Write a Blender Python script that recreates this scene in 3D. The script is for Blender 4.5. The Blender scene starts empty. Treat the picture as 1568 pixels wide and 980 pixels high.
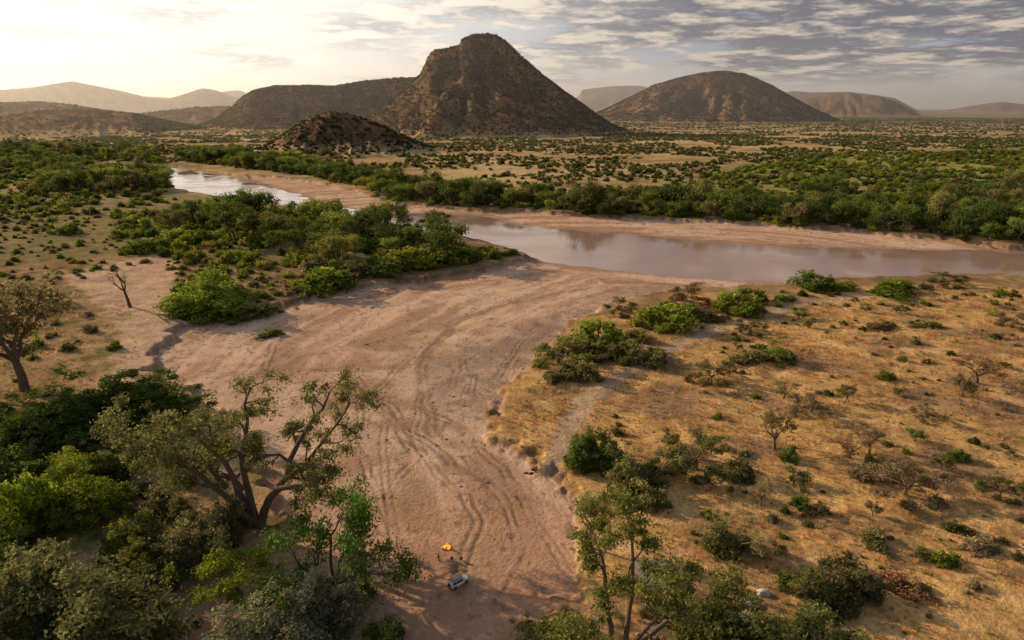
import bpy, bmesh, math, numpy as np
from mathutils import Vector, Matrix
rng=np.random.default_rng(7)
sc=bpy.context.scene
# ------------------------------------------------ camera model
CH=90.0; F=1045.0; P=math.radians(17.3)
cP,sP=math.cos(P),math.sin(P)
def ray(u,v):
    a=(u-784)/F; b=(490-v)/F
    return a, cP+b*sP, -sP+b*cP
def pxw(u,v,z=0.0):
    x,y,w=ray(u,v); t=(z-CH)/w
    return x*t,y*t
def poly(pts,z=0.0): return np.array([pxw(u,v,z) for u,v in pts])
def mpp(u,v,z=0.0):
    x,y=pxw(u,v,z); return (y*cP+(CH-z)*sP)/F
# ------------------------------------------------ numpy noise
def _h(ix,iy,s):
    n=(ix.astype(np.int64)*374761393+iy.astype(np.int64)*668265263+s*974634777)&0xffffffff
    n=((n^(n>>13))*1274126177)&0xffffffff
    n=n^(n>>16)
    return (n&0xffffff)/float(0xffffff)
def vn(x,y,s=0):
    ix=np.floor(x);iy=np.floor(y);fx=x-ix;fy=y-iy
    fx=fx*fx*fx*(fx*(fx*6-15)+10);fy=fy*fy*fy*(fy*(fy*6-15)+10)
    a=_h(ix,iy,s);b=_h(ix+1,iy,s);c=_h(ix,iy+1,s);d=_h(ix+1,iy+1,s)
    return (a*(1-fx)+b*fx)*(1-fy)+(c*(1-fx)+d*fx)*fy
def fbm(x,y,o=4,s=0):
    r=0;a=.5;t=0
    for i in range(o):
        r=r+a*vn(x+17.3*i,y-9.1*i,s+i);t+=a;a*=.5;x=x*2.03;y=y*2.03
    return r/t
def sst(a,b,x):
    t=np.clip((x-a)/(b-a),0,1);return t*t*(3-2*t)
def seg_d(x,y,pts):
    best=np.full(x.shape,1e9);S=np.zeros(x.shape);T=np.zeros(x.shape);acc=0
    for i in range(len(pts)-1):
        ax,ay=pts[i];bx,by=pts[i+1];dx,dy=bx-ax,by-ay;L=math.hypot(dx,dy)
        t=np.clip(((x-ax)*dx+(y-ay)*dy)/(L*L),0,1)
        px=x-ax-t*dx;py=y-ay-t*dy;d=np.hypot(px,py)
        m=d<best;best=np.where(m,d,best);S=np.where(m,acc+t*L,S)
        T=np.where(m,np.sign(dx*py-dy*px)*d,T);acc+=L
    return best,S,T
def inside(x,y,pts):
    r=np.zeros(x.shape,bool);n=len(pts)
    for i in range(n):
        ax,ay=pts[i];bx,by=pts[(i+1)%n]
        if ay==by: continue
        c=((ay>y)!=(by>y))&(x<(bx-ax)*(y-ay)/(by-ay)+ax)
        r^=c
    return r
def sdp(x,y,pts):
    d,_,_=seg_d(x,y,np.vstack([pts,pts[:1]]))
    return np.where(inside(x,y,pts),-d,d)
# ------------------------------------------------ map
ZW=-3.2
water_top=[(150,250),(268,256),(330,265),(385,277),(440,292),(500,314),(560,322),(620,326),(690,329),(740,331),(800,345),(860,351),(950,358),(1050,367),(1150,375),(1250,379),(1400,382),(1568,385),(2100,395)]
water_bot=[(2100,430),(1568,423),(1480,423),(1400,425),(1300,430),(1200,433),(1100,429),(1020,422),(950,415),(880,408),(830,400),(790,386),(740,371),(690,361),(620,350),(530,330),(450,320),(400,311),(350,304),(300,297),(262,288),(150,270)]
W_POLY=poly(water_top+water_bot,ZW)
S1=poly([(740,324),(800,325),(870,330),(950,337),(1050,340),(1150,345),(1250,353),(1350,361),(1450,369),(1500,377),(1568,384),(1568,395),(1200,385),(950,365),(740,335)],-2.8)
S2=poly([(380,270),(430,273),(500,284),(560,298),(600,313),(690,321),(740,325),(740,338),(560,330),(440,300),(385,280)],-2.8)
S3=poly([(830,396),(770,406),(735,417),(690,425),(640,432),(560,441),(500,455),(440,474),(385,487),(330,480),(300,492),(262,520),(240,555),(222,585),(275,600),(330,625),(380,700),(425,770),(440,810),(400,850),(330,880),(270,915),(225,985),(180,1120),(860,1120),(855,980),(862,900),(882,850),(886,800),(875,760),(845,722),(800,697),(752,678),(742,655),(765,625),(795,590),(815,560),(845,528),(890,490),(935,468),(1000,452),(1080,444),(1180,440),(1240,436),(1240,428),(1000,415)],-2.8)
BARE=poly([(90,425),(180,402),(245,390),(275,405),(262,440),(270,475),(330,485),(290,510),(240,560),(200,600),(140,600),(180,540),(185,490),(150,460)])
PATH=poly([(835,740),(868,660),(900,610),(960,570),(1030,530),(1100,500),(1160,484),(1230,462),(1330,452)])
TR=[poly(t,-2.8) for t in [
 [(700,880),(722,800),(715,740),(690,700),(650,672),(600,642),(565,605),(548,575)],
 [(560,640),(640,684),(700,712),(760,742),(830,785)],
 [(700,720),(665,660),(650,610),(650,565),(660,530),(700,492),(760,472),(830,456),(900,440)],
 [(225,588),(330,577),(440,566),(560,566),(650,558)],
 [(280,540),(335,495),(420,472),(520,460),(640,450),(760,430)],
 [(405,570),(420,530),(450,500),(500,478)],
 [(760,580),(790,530),(830,492),(900,455),(960,438)],
 [(520,600),(600,610),(700,650),(780,720),(820,800)],
 [(560,470),(640,468),(740,445),(800,425),(860,412)],
 [(600,760),(640,700),(600,620),(500,570),(380,560)],
 [(240,560),(300,545),(400,548),(520,540),(640,505)],
 [(640,880),(600,800),(560,700),(520,620)],
 [(760,900),(790,840),(770,760),(720,700)]]]
CL=poly([(780,1120),(720,850),(640,700),(600,610),(640,530),(760,455),(900,422),(1100,425)],-2.8)
def prof(pts,D):
    az=[];h=[]
    for u,v in pts:
        x,y,w=ray(u,v);az.append(math.atan2(x,y));h.append(max(0,CH+D*w/math.hypot(x,y)))
    return np.array(az),np.array(h)
# distance, cross slope, silhouette
HD=[(2750,.60,[(510,214),(545,192),(575,172),(605,151),(628,131),(643,115),(651,101),(656,88),(666,78),(690,73),(703,71),(708,61),(725,54),(745,51),(762,54),(778,67),(800,88),(830,115),(860,137),(890,158),(910,173),(935,190),(965,203)]),
 (3500,.42,[(290,200),(330,182),(355,165),(372,148),(390,138),(420,132),(470,131),(510,132),(560,124),(615,119),(660,118),(700,140),(760,175),(800,195)]),
 (5300,.38,[(880,188),(925,168),(945,158),(975,144),(1000,131),(1040,119),(1080,111),(1105,108),(1140,113),(1180,130),(1215,150),(1250,169),(1290,188)]),
 (1560,.34,[(370,240),(405,226),(435,207),(465,187),(490,177),(512,172),(540,176),(575,189),(615,207),(655,224),(720,242)]),
 (4600,.16,[(-500,150),(-200,158),(0,157),(60,155),(110,160),(160,168),(210,174),(300,164),(360,163),(400,170),(480,200)]),
 (3300,.13,[(-400,172),(0,178),(60,170),(140,167),(210,175),(260,186),(330,205)]),
 (13500,.3,[(-500,120),(-200,140),(0,138),(50,134),(90,127),(112,124),(140,130),(180,138),(230,150),(255,152),(270,148),(310,135),(330,138),(350,146),(372,152),(410,170)]),
 (19000,.3,[(140,172),(200,147),(280,150),(350,139),(365,137),(390,148),(450,172)]),
 (17000,.4,[(850,172),(884,150),(892,137),(930,132),(975,129),(1000,137),(1040,172)]),
 (14000,.4,[(1165,172),(1196,143),(1215,138),(1240,141),(1300,140),(1345,146),(1370,150),(1410,172)]),
 (8500,.35,[(1180,178),(1225,155),(1270,143),(1300,141),(1320,147),(1345,147),(1370,155),(1410,176)]),
 (16000,.3,[(1430,172),(1500,160),(1535,156),(1568,160),(1700,150),(1900,168)])]
HP=[(D,s)+prof(p,D) for D,s,p in HD]
def hills(x,y):
    az=np.arctan2(x,y);r=np.hypot(x,y);H=np.zeros(x.shape)
    for i,(D,s,a,h) in enumerate(HP):
        H0=h.max()+1;Wd=H0/s*1.15
        m=(np.abs(r-D)<Wd)&(az>a[0])&(az<a[-1])
        if not m.any(): continue
        A=az[m];R=r[m];Pk=np.interp(A,a,h);dR=R-D
        sc_=D*.045 if D>3000 else H0*.5
        n1=fbm(x[m]/sc_,y[m]/sc_,4,30+i)-.5
        ap=a[int(np.argmax(h))];lat=(A-ap)*D
        dd=dR*(1+.32*n1)
        hh=H0-np.sqrt((H0-Pk)**2+(s*dd)**2)
        u=np.clip(hh/H0,0,1);dep=sst(.02,.5,np.abs(s*dd)/H0)
        th=np.arctan2(dR*s,lat*.62)
        rr_=np.hypot(lat*.62,dR*s)/H0
        g=np.abs(fbm(th*3.6+n1*1.3,rr_*1.3,4,60+i)-.5)*2
        g2=np.abs(fbm(x[m]/(H0*.35),y[m]/(H0*.35),4,160+i)-.5)*2
        hh-=H0*dep*(.18*(1-g)**2.4+.08*(1-g2)**2)*np.clip(u*3,0,1)
        hh+=H0*.018*(fbm(x[m]/(H0*.10),y[m]/(H0*.10),3,9)-.5)*(u>0)
        H[m]=np.maximum(H[m],hh)
    return H
def masks(x,y):
    sh=x.shape;r=np.hypot(x,y);near=r<2300
    sw=np.full(sh,500.);ss=np.full(sh,500.)
    X=x[near];Y=y[near]
    e=(fbm(X/14,Y/14,4,3)-.5)*9*np.clip(np.hypot(X,Y)/350,.6,2)
    e2=(np.abs(fbm(X/9,Y/9,3,13)-.5)-.12)*16
    w=sdp(X,Y,W_POLY);s=np.minimum(np.minimum(sdp(X,Y,S1),sdp(X,Y,S2)),sdp(X,Y,S3))
    sw[near]=w+e*.7;ss[near]=np.minimum(s+e+e2,w-2.5+e*.7)
    return sw,ss
def height(x,y,mk=None):
    x=np.asarray(x,float);y=np.asarray(y,float)
    sw,ss=masks(x,y) if mk is None else mk
    r=np.hypot(x,y)
    land=(fbm(x/60,y/60,4,1)-.5)*2.2+(fbm(x/6,y/6,3,2)-.5)*.5*(r<700)
    land=land*sst(0,25,ss)+ .3*(fbm(x/9,y/9,3,5)-.5)
    fl=ZW+.04+np.minimum(.75,np.maximum(sw,0)*.035)-np.minimum(1.3,np.maximum(-sw,0)*.06)
    fl=fl+(fbm(x/22,y/9,4,8)-.5)*.42*sst(-25,6,sw)+(fbm(x/4,y/4,3,12)-.5)*.12
    m=1-sst(-1.5,1.8+3*fbm(x/20,y/20,2,19),ss)
    h=land*(1-m)+fl*m
    return h+hills(x,y)
# ------------------------------------------------ mesh helpers
def mesh_np(name,V,Q,mats=None,mi=None,tint=None,smooth=False):
    me=bpy.data.meshes.new(name);V=np.asarray(V,np.float32);Q=np.asarray(Q,np.int32);k=Q.shape[1]
    me.vertices.add(len(V));me.vertices.foreach_set("co",V.ravel())
    me.loops.add(Q.size);me.loops.foreach_set("vertex_index",Q.ravel())
    me.polygons.add(len(Q));me.polygons.foreach_set("loop_start",np.arange(0,Q.size,k,dtype=np.int32))
    for m in (mats or []): me.materials.append(m)
    if mi is not None: me.polygons.foreach_set("material_index",np.asarray(mi,np.int32))
    if smooth: me.polygons.foreach_set("use_smooth",np.ones(len(Q),bool))
    me.update(calc_edges=True)
    if tint is not None:
        a=me.attributes.new("tint","FLOAT","FACE");a.data.foreach_set("value",np.asarray(tint,np.float32))
    return me
def link(o): sc.collection.objects.link(o);return o
# ------------------------------------------------ materials
def newmat(n):
    m=bpy.data.materials.new(n);m.use_nodes=True;m.node_tree.nodes.clear();return m,m.node_tree
def N(t,ty,**k):
    n=t.nodes.new(ty)
    for a,b in k.items(): setattr(n,a,b)
    return n
def leafmat(name,trans=.48,col=None):
    m,t=newmat(name);L=t.links.new
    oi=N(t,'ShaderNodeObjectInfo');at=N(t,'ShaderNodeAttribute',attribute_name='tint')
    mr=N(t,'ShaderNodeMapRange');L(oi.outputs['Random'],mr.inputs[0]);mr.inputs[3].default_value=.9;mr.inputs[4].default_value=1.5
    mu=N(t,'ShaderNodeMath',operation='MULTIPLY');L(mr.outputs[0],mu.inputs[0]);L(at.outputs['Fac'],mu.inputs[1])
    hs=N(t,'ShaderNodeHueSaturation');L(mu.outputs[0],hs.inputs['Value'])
    if col is None: L(oi.outputs['Color'],hs.inputs['Color'])
    else: hs.inputs['Color'].default_value=(*col,1)
    wn=N(t,'ShaderNodeTexWhiteNoise',noise_dimensions='1D');L(oi.outputs['Random'],wn.inputs['W'])
    m2=N(t,'ShaderNodeMapRange');L(wn.outputs['Value'],m2.inputs[0]);m2.inputs[3].default_value=.475;m2.inputs[4].default_value=.51
    L(m2.outputs[0],hs.inputs['Hue'])
    d=N(t,'ShaderNodeBsdfDiffuse');L(hs.outputs[0],d.inputs[0])
    tr=N(t,'ShaderNodeBsdfTranslucent');L(hs.outputs[0],tr.inputs[0])
    mx=N(t,'ShaderNodeMixShader');mx.inputs[0].default_value=trans
    L(d.outputs[0],mx.inputs[1]);L(tr.outputs[0],mx.inputs[2])
    o=N(t,'ShaderNodeOutputMaterial');L(mx.outputs[0],o.inputs[0]);return m
def simple(name,col,rough=.7,metal=0,noise=.25,scale=3):
    m,t=newmat(name);L=t.links.new
    b=N(t,'ShaderNodeBsdfPrincipled');b.inputs['Roughness'].default_value=rough;b.inputs['Metallic'].default_value=metal
    tc=N(t,'ShaderNodeTexCoord');n=N(t,'ShaderNodeTexNoise');n.inputs['Scale'].default_value=scale;n.inputs['Detail'].default_value=5
    L(tc.outputs['Object'],n.inputs[0])
    r=N(t,'ShaderNodeMapRange');L(n.outputs[0],r.inputs[0]);r.inputs[1].default_value=.3;r.inputs[2].default_value=.7;r.inputs[3].default_value=1-noise;r.inputs[4].default_value=1+noise
    h=N(t,'ShaderNodeHueSaturation');h.inputs['Color'].default_value=(*col,1);L(r.outputs[0],h.inputs['Value'])
    L(h.outputs[0],b.inputs['Base Color'])
    o=N(t,'ShaderNodeOutputMaterial');L(b.outputs[0],o.inputs[0]);return m
LEAF=leafmat('foliage');GRASS=leafmat('grass_blades',.4)
BARK=simple('bark',(.12,.08,.055),.9,0,.35,2)
# ------------------------------------------------ ground sheet
az=np.radians(np.linspace(-62,62,1040))
r=np.concatenate([np.linspace(3,60,12)[:-1],np.geomspace(60,2100,690),np.geomspace(2100,45000,330)[1:]])
RR,AA=np.meshgrid(r,az,indexing='ij');nr,na=RR.shape
gx=(RR*np.sin(AA)).ravel();gy=(RR*np.cos(AA)).ravel();gr=RR.ravel()
mk=masks(gx,gy);sw,ss=mk;gz=height(gx,gy,mk)
hh=hills(gx,gy)
def C(*c): return np.array(c)[None,:]
def mix(a,b,m): return a*(1-m[:,None])+b*m[:,None]
n1=fbm(gx/40,gy/40,5,21);n2=fbm(gx/5,gy/5,4,22);n3=fbm(gx/180,gy/140,4,23)
soil=mix(C(.27,.16,.09)+0*gx[:,None],C(.39,.26,.14),sst(.35,.65,n1))
soil=mix(soil,C(.15,.145,.05),sst(.5,.68,n2)*.7)
gold=mix(C(.52,.30,.115)+0*gx[:,None],C(.37,.205,.09),sst(.4,.7,n1))
gold=mix(gold,C(.62,.42,.20),sst(.5,.72,n2)*.7)
gold=mix(gold,C(.25,.16,.085),(1-sst(.30,.48,n2))*.75)
gold=mix(gold,C(.29,.185,.11),(1-sst(.30,.46,fbm(gx/17,gy/13,4,47)))*.75)
gold=mix(gold,C(.60,.37,.14),sst(.52,.66,fbm(gx/26,gy/18,4,147))*.6)
GOLDP=poly([(745,680),(770,620),(820,560),(900,500),(960,470),(1100,448),(1300,440),(1900,440),(2600,700),(2600,1200),(850,1200),(900,850),(850,720)])
ing=np.zeros(gx.shape);nm=gr<900
ing[nm]=1-sst(-6,10,sdp(gx[nm],gy[nm],GOLDP)+(n1[nm]-.5)*30)
far=sst(500,900,gr)
sav=mix(C(.48,.33,.16)+0*gx[:,None],C(.31,.22,.11),sst(.4,.62,n1))
sav=mix(sav,C(.60,.44,.23),sst(.48,.66,n3)*.8)
GR=poly([(1000,300),(1100,262),(1250,236),(1568,226),(2300,226),(2300,350),(1568,345),(1250,330)])
gm=np.zeros(gx.shape);m4=gr<2300;gm[m4]=1-sst(-20,60,sdp(gx[m4],gy[m4],GR)+(n1[m4]-.5)*120)
sav=mix(sav,C(.26,.26,.07),gm*.75)
sav=mix(sav,C(.19,.15,.085),sst(2200,6000,gr)*.85)
col=mix(soil,gold,ing);col=mix(col,sav,far*(1-ing))
LG=poly([(-600,430),(200,395),(420,400),(700,410),(690,365),(400,310),(260,290),(-600,300)])
lg=np.zeros(gx.shape);lg[m4]=1-sst(-15,15,sdp(gx[m4],gy[m4],LG)+(n1[m4]-.5)*30)
col=mix(col,C(.25,.21,.10),lg*.7)
hm=sst(3,30,hh)
hc=mix(C(.15,.092,.05)+0*gx[:,None],C(.27,.16,.085),sst(.42,.62,fbm(gx/50,gy/50,4,55)))
hc=mix(hc,C(.10,.07,.05),sst(.5,.62,fbm(gx/90,gy/90,4,155))*.6)
col=mix(col,hc,hm)
bm=np.zeros(gx.shape);bm[nm]=1-sst(-3,4,sdp(gx[nm],gy[nm],BARE)+(n2[nm]-.5)*10)
col=mix(col,C(.56,.38,.26),bm*.9)
pd=np.full(gx.shape,99.);pd[nm],_,_=seg_d(gx[nm],gy[nm],PATH)
pm=(1-sst(1.5,5,pd+(n2-.5)*6));col=mix(col,C(.46,.34,.235),pm*.75)
SM=1-sst(-.6,1.2,ss);st=np.zeros(gx.shape);tt=np.zeros(gx.shape)
_,st[nm],tt[nm]=seg_d(gx[nm],gy[nm],CL)
stk2=fbm(tt/11,st/70,4,42)
warp=(n1-.5)*22
stk=fbm((tt+warp)/3.0,st/34,5,41)
sand=mix(C(.52,.325,.22)+0*gx[:,None],C(.66,.45,.32),sst(.42,.66,stk))
sand=mix(sand,C(.39,.235,.155),(1-sst(.32,.5,stk2))*.8)
sand=mix(sand,C(.70,.50,.355),sst(.52,.7,fbm(gx/30,gy/18,4,44))*.55)
grav=poly([(640,560),(760,520),(860,470),(960,440),(1030,440),(950,480),(860,540),(800,600),(740,660),(700,640)],-2.8)
gmk=np.zeros(gx.shape);gmk[nm]=1-sst(-8,8,sdp(gx[nm],gy[nm],grav)+(n1[nm]-.5)*30)
sand=mix(sand,C(.33,.235,.18),gmk*(.4+.5*sst(.4,.6,n2)))
redm=1-sst(118,170,gr+(n1-.5)*50);sand=mix(sand,C(.45,.25,.15),redm*.7)
wet=(1-sst(0,10,sw+(n1-.5)*16));sand=mix(sand,C(.32,.20,.14),wet*.7)
dz=np.zeros(gx.shape)
for i,T in enumerate(TR):
    d=np.full(gx.shape,99.);d[nm],_,_=seg_d(gx[nm]+(n1[nm]-.5)*8,gy[nm]+(n3[nm]-.5)*8,T)
    w=.5 if i not in(1,2) else 1.2
    q=np.exp(-((d-(1.1 if i!=1 else 0))/w)**2)*(.25+1.0*sst(.36,.6,fbm(gx/7,gy/7,3,70+i)))
    sand=mix(sand,C(.22,.14,.10),np.clip(q,0,1)*.6)
    dz-=.16*q
for i in range(9):
    c0=rng.uniform(-38,34);am_=rng.uniform(4,16);Lw=rng.uniform(35,90);ph=rng.uniform(0,6.28)
    d=np.abs(tt-(c0+am_*np.sin(st/Lw+ph)+(n1-.5)*7))
    q=np.exp(-((d-1.0)/.38)**2)*sst(.40,.6,fbm(gx/16,gy/16,3,170+i))*nm
    sand=mix(sand,C(.24,.15,.105),np.clip(q,0,1)*.45);dz-=.12*q
spk=sst(.66,.74,fbm(gx/1.6,gy/1.6,3,201))*nm;sand=mix(sand,C(.22,.145,.10),spk*.6)
col=mix(col,sand,SM);gz+=dz*SM
bk=np.exp(-((ss-.9)/1.3)**2)*(gr<900);col=mix(col,C(.17,.10,.065),bk*.5)
V=np.stack([gx,gy,gz],1)
ii=np.arange(nr*na).reshape(nr,na)
Q=np.stack([ii[:-1,:-1],ii[:-1,1:],ii[1:,1:],ii[1:,:-1]],-1).reshape(-1,4)[:,::-1]
gm_,t=newmat('ground_soil');L=t.links.new
at=N(t,'ShaderNodeAttribute',attribute_name='Col');mat_=N(t,'ShaderNodeAttribute',attribute_name='rough')
ge=N(t,'ShaderNodeNewGeometry')
na1=N(t,'ShaderNodeTexNoise');na1.inputs['Scale'].default_value=.9;na1.inputs['Detail'].default_value=4;na1.inputs['Roughness'].default_value=.7;L(ge.outputs['Position'],na1.inputs[0])
na2=N(t,'ShaderNodeTexNoise');na2.inputs['Scale'].default_value=.09;na2.inputs['Detail'].default_value=5;na2.inputs['Roughness'].default_value=.75;L(ge.outputs['Position'],na2.inputs[0])
ad=N(t,'ShaderNodeMath',operation='ADD');L(na1.outputs[0],ad.inputs[0]);L(na2.outputs[0],ad.inputs[1])
mr=N(t,'ShaderNodeMapRange');L(ad.outputs[0],mr.inputs[0]);mr.inputs[1].default_value=.75;mr.inputs[2].default_value=1.25;mr.inputs[3].default_value=-1;mr.inputs[4].default_value=1;mr.clamp=True
am=N(t,'ShaderNodeMath',operation='MULTIPLY_ADD');L(mr.outputs[0],am.inputs[0]);L(mat_.outputs['Fac'],am.inputs[1]);am.inputs[2].default_value=1
hs=N(t,'ShaderNodeHueSaturation');L(at.outputs['Color'],hs.inputs['Color']);L(am.outputs[0],hs.inputs['Value'])
bp=N(t,'ShaderNodeBump');bp.inputs['Strength'].default_value=.7;bp.inputs['Distance'].default_value=.6;L(na1.outputs[0],bp.inputs['Height'])
df=N(t,'ShaderNodeBsdfDiffuse');L(hs.outputs[0],df.inputs[0]);L(bp.outputs[0],df.inputs['Normal'])
o=N(t,'ShaderNodeOutputMaterial');L(df.outputs[0],o.inputs[0])
me=mesh_np('ground',V,Q,[gm_],smooth=True)
a=me.color_attributes.new('Col','FLOAT_COLOR','POINT');a.data.foreach_set('color',np.concatenate([col,np.ones((len(col),1))],1).astype(np.float32).ravel())
a=me.attributes.new('rough','FLOAT','POINT');a.data.foreach_set('value',(.15+.33*(1-SM)).astype(np.float32))
link(bpy.data.objects.new('ground',me))
# ------------------------------------------------ river
wm,t=newmat('river_water');L=t.links.new
b=N(t,'ShaderNodeBsdfPrincipled');b.inputs['Base Color'].default_value=(.36,.235,.185,1);b.inputs['Roughness'].default_value=.12;b.inputs['IOR'].default_value=1.7
ge=N(t,'ShaderNodeNewGeometry');mp=N(t,'ShaderNodeMapping');mp.inputs['Scale'].default_value=(.25,.5,.5);L(ge.outputs['Position'],mp.inputs[0])
n=N(t,'ShaderNodeTexNoise');n.inputs['Scale'].default_value=1;n.inputs['Detail'].default_value=4;L(mp.outputs[0],n.inputs[0])
bp=N(t,'ShaderNodeBump');bp.inputs['Strength'].default_value=.13;bp.inputs['Distance'].default_value=.12;L(n.outputs[0],bp.inputs['Height']);L(bp.outputs[0],b.inputs['Normal'])
n=N(t,'ShaderNodeTexNoise');n.inputs['Scale'].default_value=.03;n.inputs['Detail'].default_value=4;L(ge.outputs['Position'],n.inputs[0])
mr=N(t,'ShaderNodeMapRange');L(n.outputs[0],mr.inputs[0]);mr.inputs[1].default_value=.4;mr.inputs[2].default_value=.6;mr.inputs[3].default_value=.03;mr.inputs[4].default_value=.2;L(mr.outputs[0],b.inputs['Roughness'])
o=N(t,'ShaderNodeOutputMaterial');L(b.outputs[0],o.inputs[0])
wp=poly([(-600,250),(150,236),(330,250),(560,295),(760,318),(1100,350),(1568,372),(2400,385),(2400,450),(1300,455),(900,440),(760,410),(500,345),(150,290),(-600,285)],ZW)
me=bpy.data.meshes.new('river');me.from_pydata([(x,y,ZW) for x,y in wp],[],[list(range(len(wp)))[::-1]]);me.materials.append(wm)
link(bpy.data.objects.new('river',me))
# ------------------------------------------------ plant generators
def rdir(n):
    v=rng.normal(size=(n,3));return v/np.linalg.norm(v,axis=1,keepdims=True)
def leaves(cen,rad,cnt,size,flat=.7,tmul=None,loose=.45):
    n=len(cen);K=n*cnt
    c=np.repeat(np.asarray(cen),cnt,0);R=np.repeat(np.asarray(rad),cnt)[:,None]
    d=rdir(K);q=rng.uniform(loose,1.05,(K,1));q=np.where(rng.random((K,1))<.15,q*1.35,q)
    p=c+d*q*R*np.array([1,1,flat])
    nrm=d*.8+rng.normal(size=(K,3))*.6+np.array([0,0,.35]);nrm/=np.linalg.norm(nrm,axis=1,keepdims=True)
    u=np.cross(nrm,rdir(K));u/=np.linalg.norm(u,axis=1,keepdims=True)+1e-9;v=np.cross(nrm,u)
    s=(size*rng.uniform(.55,1.45,K))[:,None]
    V=np.stack([p-u*s,p-v*s*.5,p+u*s,p+v*s*.5],1).reshape(-1,3)
    tm=rng.uniform(.65,1.35,n) if tmul is None else np.asarray(tmul)
    return V,np.arange(K*4).reshape(-1,4),np.repeat(tm,cnt)*rng.uniform(.7,1.3,K)
def tube(pts,rad,k=6):
    pts=np.asarray(pts,float);n=len(pts);V=[]
    for i in range(n):
        d=pts[min(i+1,n-1)]-pts[max(i-1,0)];d/=np.linalg.norm(d)+1e-9
        a=np.cross(d,[.31,.9,.2]);a/=np.linalg.norm(a)+1e-9;b=np.cross(d,a)
        th=np.arange(k)*2*math.pi/k
        V.append(pts[i]+rad[i]*(np.cos(th)[:,None]*a+np.sin(th)[:,None]*b))
    Q=[]
    for i in range(n-1):
        for j in range(k):
            Q.append((i*k+j,i*k+(j+1)%k,(i+1)*k+(j+1)%k,(i+1)*k+j))
    return np.concatenate(V),np.array(Q)
class Pl:
    def __init__(s): s.V=[];s.Q=[];s.M=[];s.T=[];s.n=0;s.tips=[]
    def add(s,V,Q,m,T=None):
        s.V.append(V);s.Q.append(Q+s.n);s.M.append(np.full(len(Q),m));s.T.append(np.ones(len(Q)) if T is None else T);s.n+=len(V)
    def grow(s,p,d,Ln,r_,lev,mx,spread=.8,up=.1,kids=3,wig=.22,k=5):
        pts=[p];rad=[r_];n=4 if lev<mx else 3
        d=np.array(d,float)
        for i in range(n):
            d=d+rng.normal(size=3)*wig+np.array([0,0,up]);d/=np.linalg.norm(d)
            p=p+d*Ln/n;pts.append(p);rad.append(r_*(1-.5*(i+1)/n))
        s.add(*tube(pts,rad,k),0)
        if lev>=mx: s.tips+= [pts[-1],pts[-2]];return
        for j in range(kids):
            i=n if j==0 else rng.integers(2,n+1)
            dd=d+rdir(1)[0]*spread*(.5 if j==0 else 1);dd/=np.linalg.norm(dd)
            s.grow(pts[i],dd,Ln*rng.uniform(.55,.8),rad[i]*.75,lev+1,mx,spread,up,kids,wig,max(3,k-1))
    def mesh(s,name,norm=True):
        V=np.concatenate(s.V)
        if norm: V=V/V[:,2].max()
        me=mesh_np(name,V,np.concatenate(s.Q),[BARK,LEAF],np.concatenate(s.M),np.concatenate(s.T))
        W=(np.percentile(V[:,0],98)-np.percentile(V[:,0],2)+np.percentile(V[:,1],98)-np.percentile(V[:,1],2))/2
        me['W']=float(W);me['H']=float(V[:,2].max());return me
def tree(name,trunk=.25,nl=4,mx=3,spread=.8,up=.08,leafn=24,ls=.02,cr=.09,flat=.6,ang=.7,kids=3,tipfrac=1.,k=6):
    s=Pl();top=np.array([rng.normal()*.03,rng.normal()*.03,trunk])
    if trunk>.02: s.add(*tube([np.array([0,0,-.03]),top*.5+rng.normal(size=3)*[.01,.01,0],top],[.04,.03,.025],k),0)
    a0=rng.uniform(0,6.28)
    for i in range(nl):
        a=a0+i*6.28/nl+rng.normal()*.3;A=ang*rng.uniform(.6,1.2)
        s.grow(top,[math.cos(a)*math.sin(A),math.sin(a)*math.sin(A),math.cos(A)],(1-trunk)*.42,.018,1,mx,spread,up,kids,k=5)
    tips=np.array(s.tips)
    if tipfrac<1: tips=tips[rng.random(len(tips))<tipfrac]
    if leafn:
        rad=cr*rng.uniform(.6,1.3,len(tips))
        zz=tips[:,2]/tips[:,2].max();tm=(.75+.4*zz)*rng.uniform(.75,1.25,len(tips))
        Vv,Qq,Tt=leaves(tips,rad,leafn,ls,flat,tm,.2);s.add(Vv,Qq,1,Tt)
    return s.mesh(name)
def bush(name,ncl=60,leafn=60,ls=.05,cr=.2,h=.75,lob=.35,stems=6):
    s=Pl();n=ncl
    d=rdir(n);d[:,2]=np.abs(d[:,2]);a=np.arctan2(d[:,1],d[:,0])
    ph=rng.uniform(0,6.28,3)
    l=1-lob*.5+lob*.5*(np.sin(2*a+ph[0])*.5+np.sin(3*a+ph[1])*.35+np.sin(5*a+ph[2])*.3)+rng.normal(size=n)*.08
    q=rng.uniform(.35,1,n)**.6
    hz=h*(1+lob*.5*np.sin(2.3*a+ph[1]))
    cen=d*np.stack([l*q*.85,l*q*.85,l*q*(hz-cr*.4)],1);cen[:,2]+=.05
    for i in range(stems):
        c=cen[rng.integers(n)];s.add(*tube([np.array([c[0]*.1,c[1]*.1,-.05]),c*[.5,.5,.6],c],[.025,.018,.008],4),0)
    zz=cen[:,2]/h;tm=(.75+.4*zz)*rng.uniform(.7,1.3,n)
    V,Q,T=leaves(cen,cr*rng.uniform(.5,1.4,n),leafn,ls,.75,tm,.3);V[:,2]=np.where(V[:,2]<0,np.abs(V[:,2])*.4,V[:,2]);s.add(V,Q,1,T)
    return s.mesh(name,False)
def protos(cname,lst,mi=1,tr=.48):
    c=bpy.data.collections.new(cname)
    for i,(me,colr) in enumerate(lst):
        me.materials[mi]=leafmat(f'{cname}_leaf',tr,colr)
        o=bpy.data.objects.new(f"{cname}_{i:02d}",me);c.objects.link(o)
    return c
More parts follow.
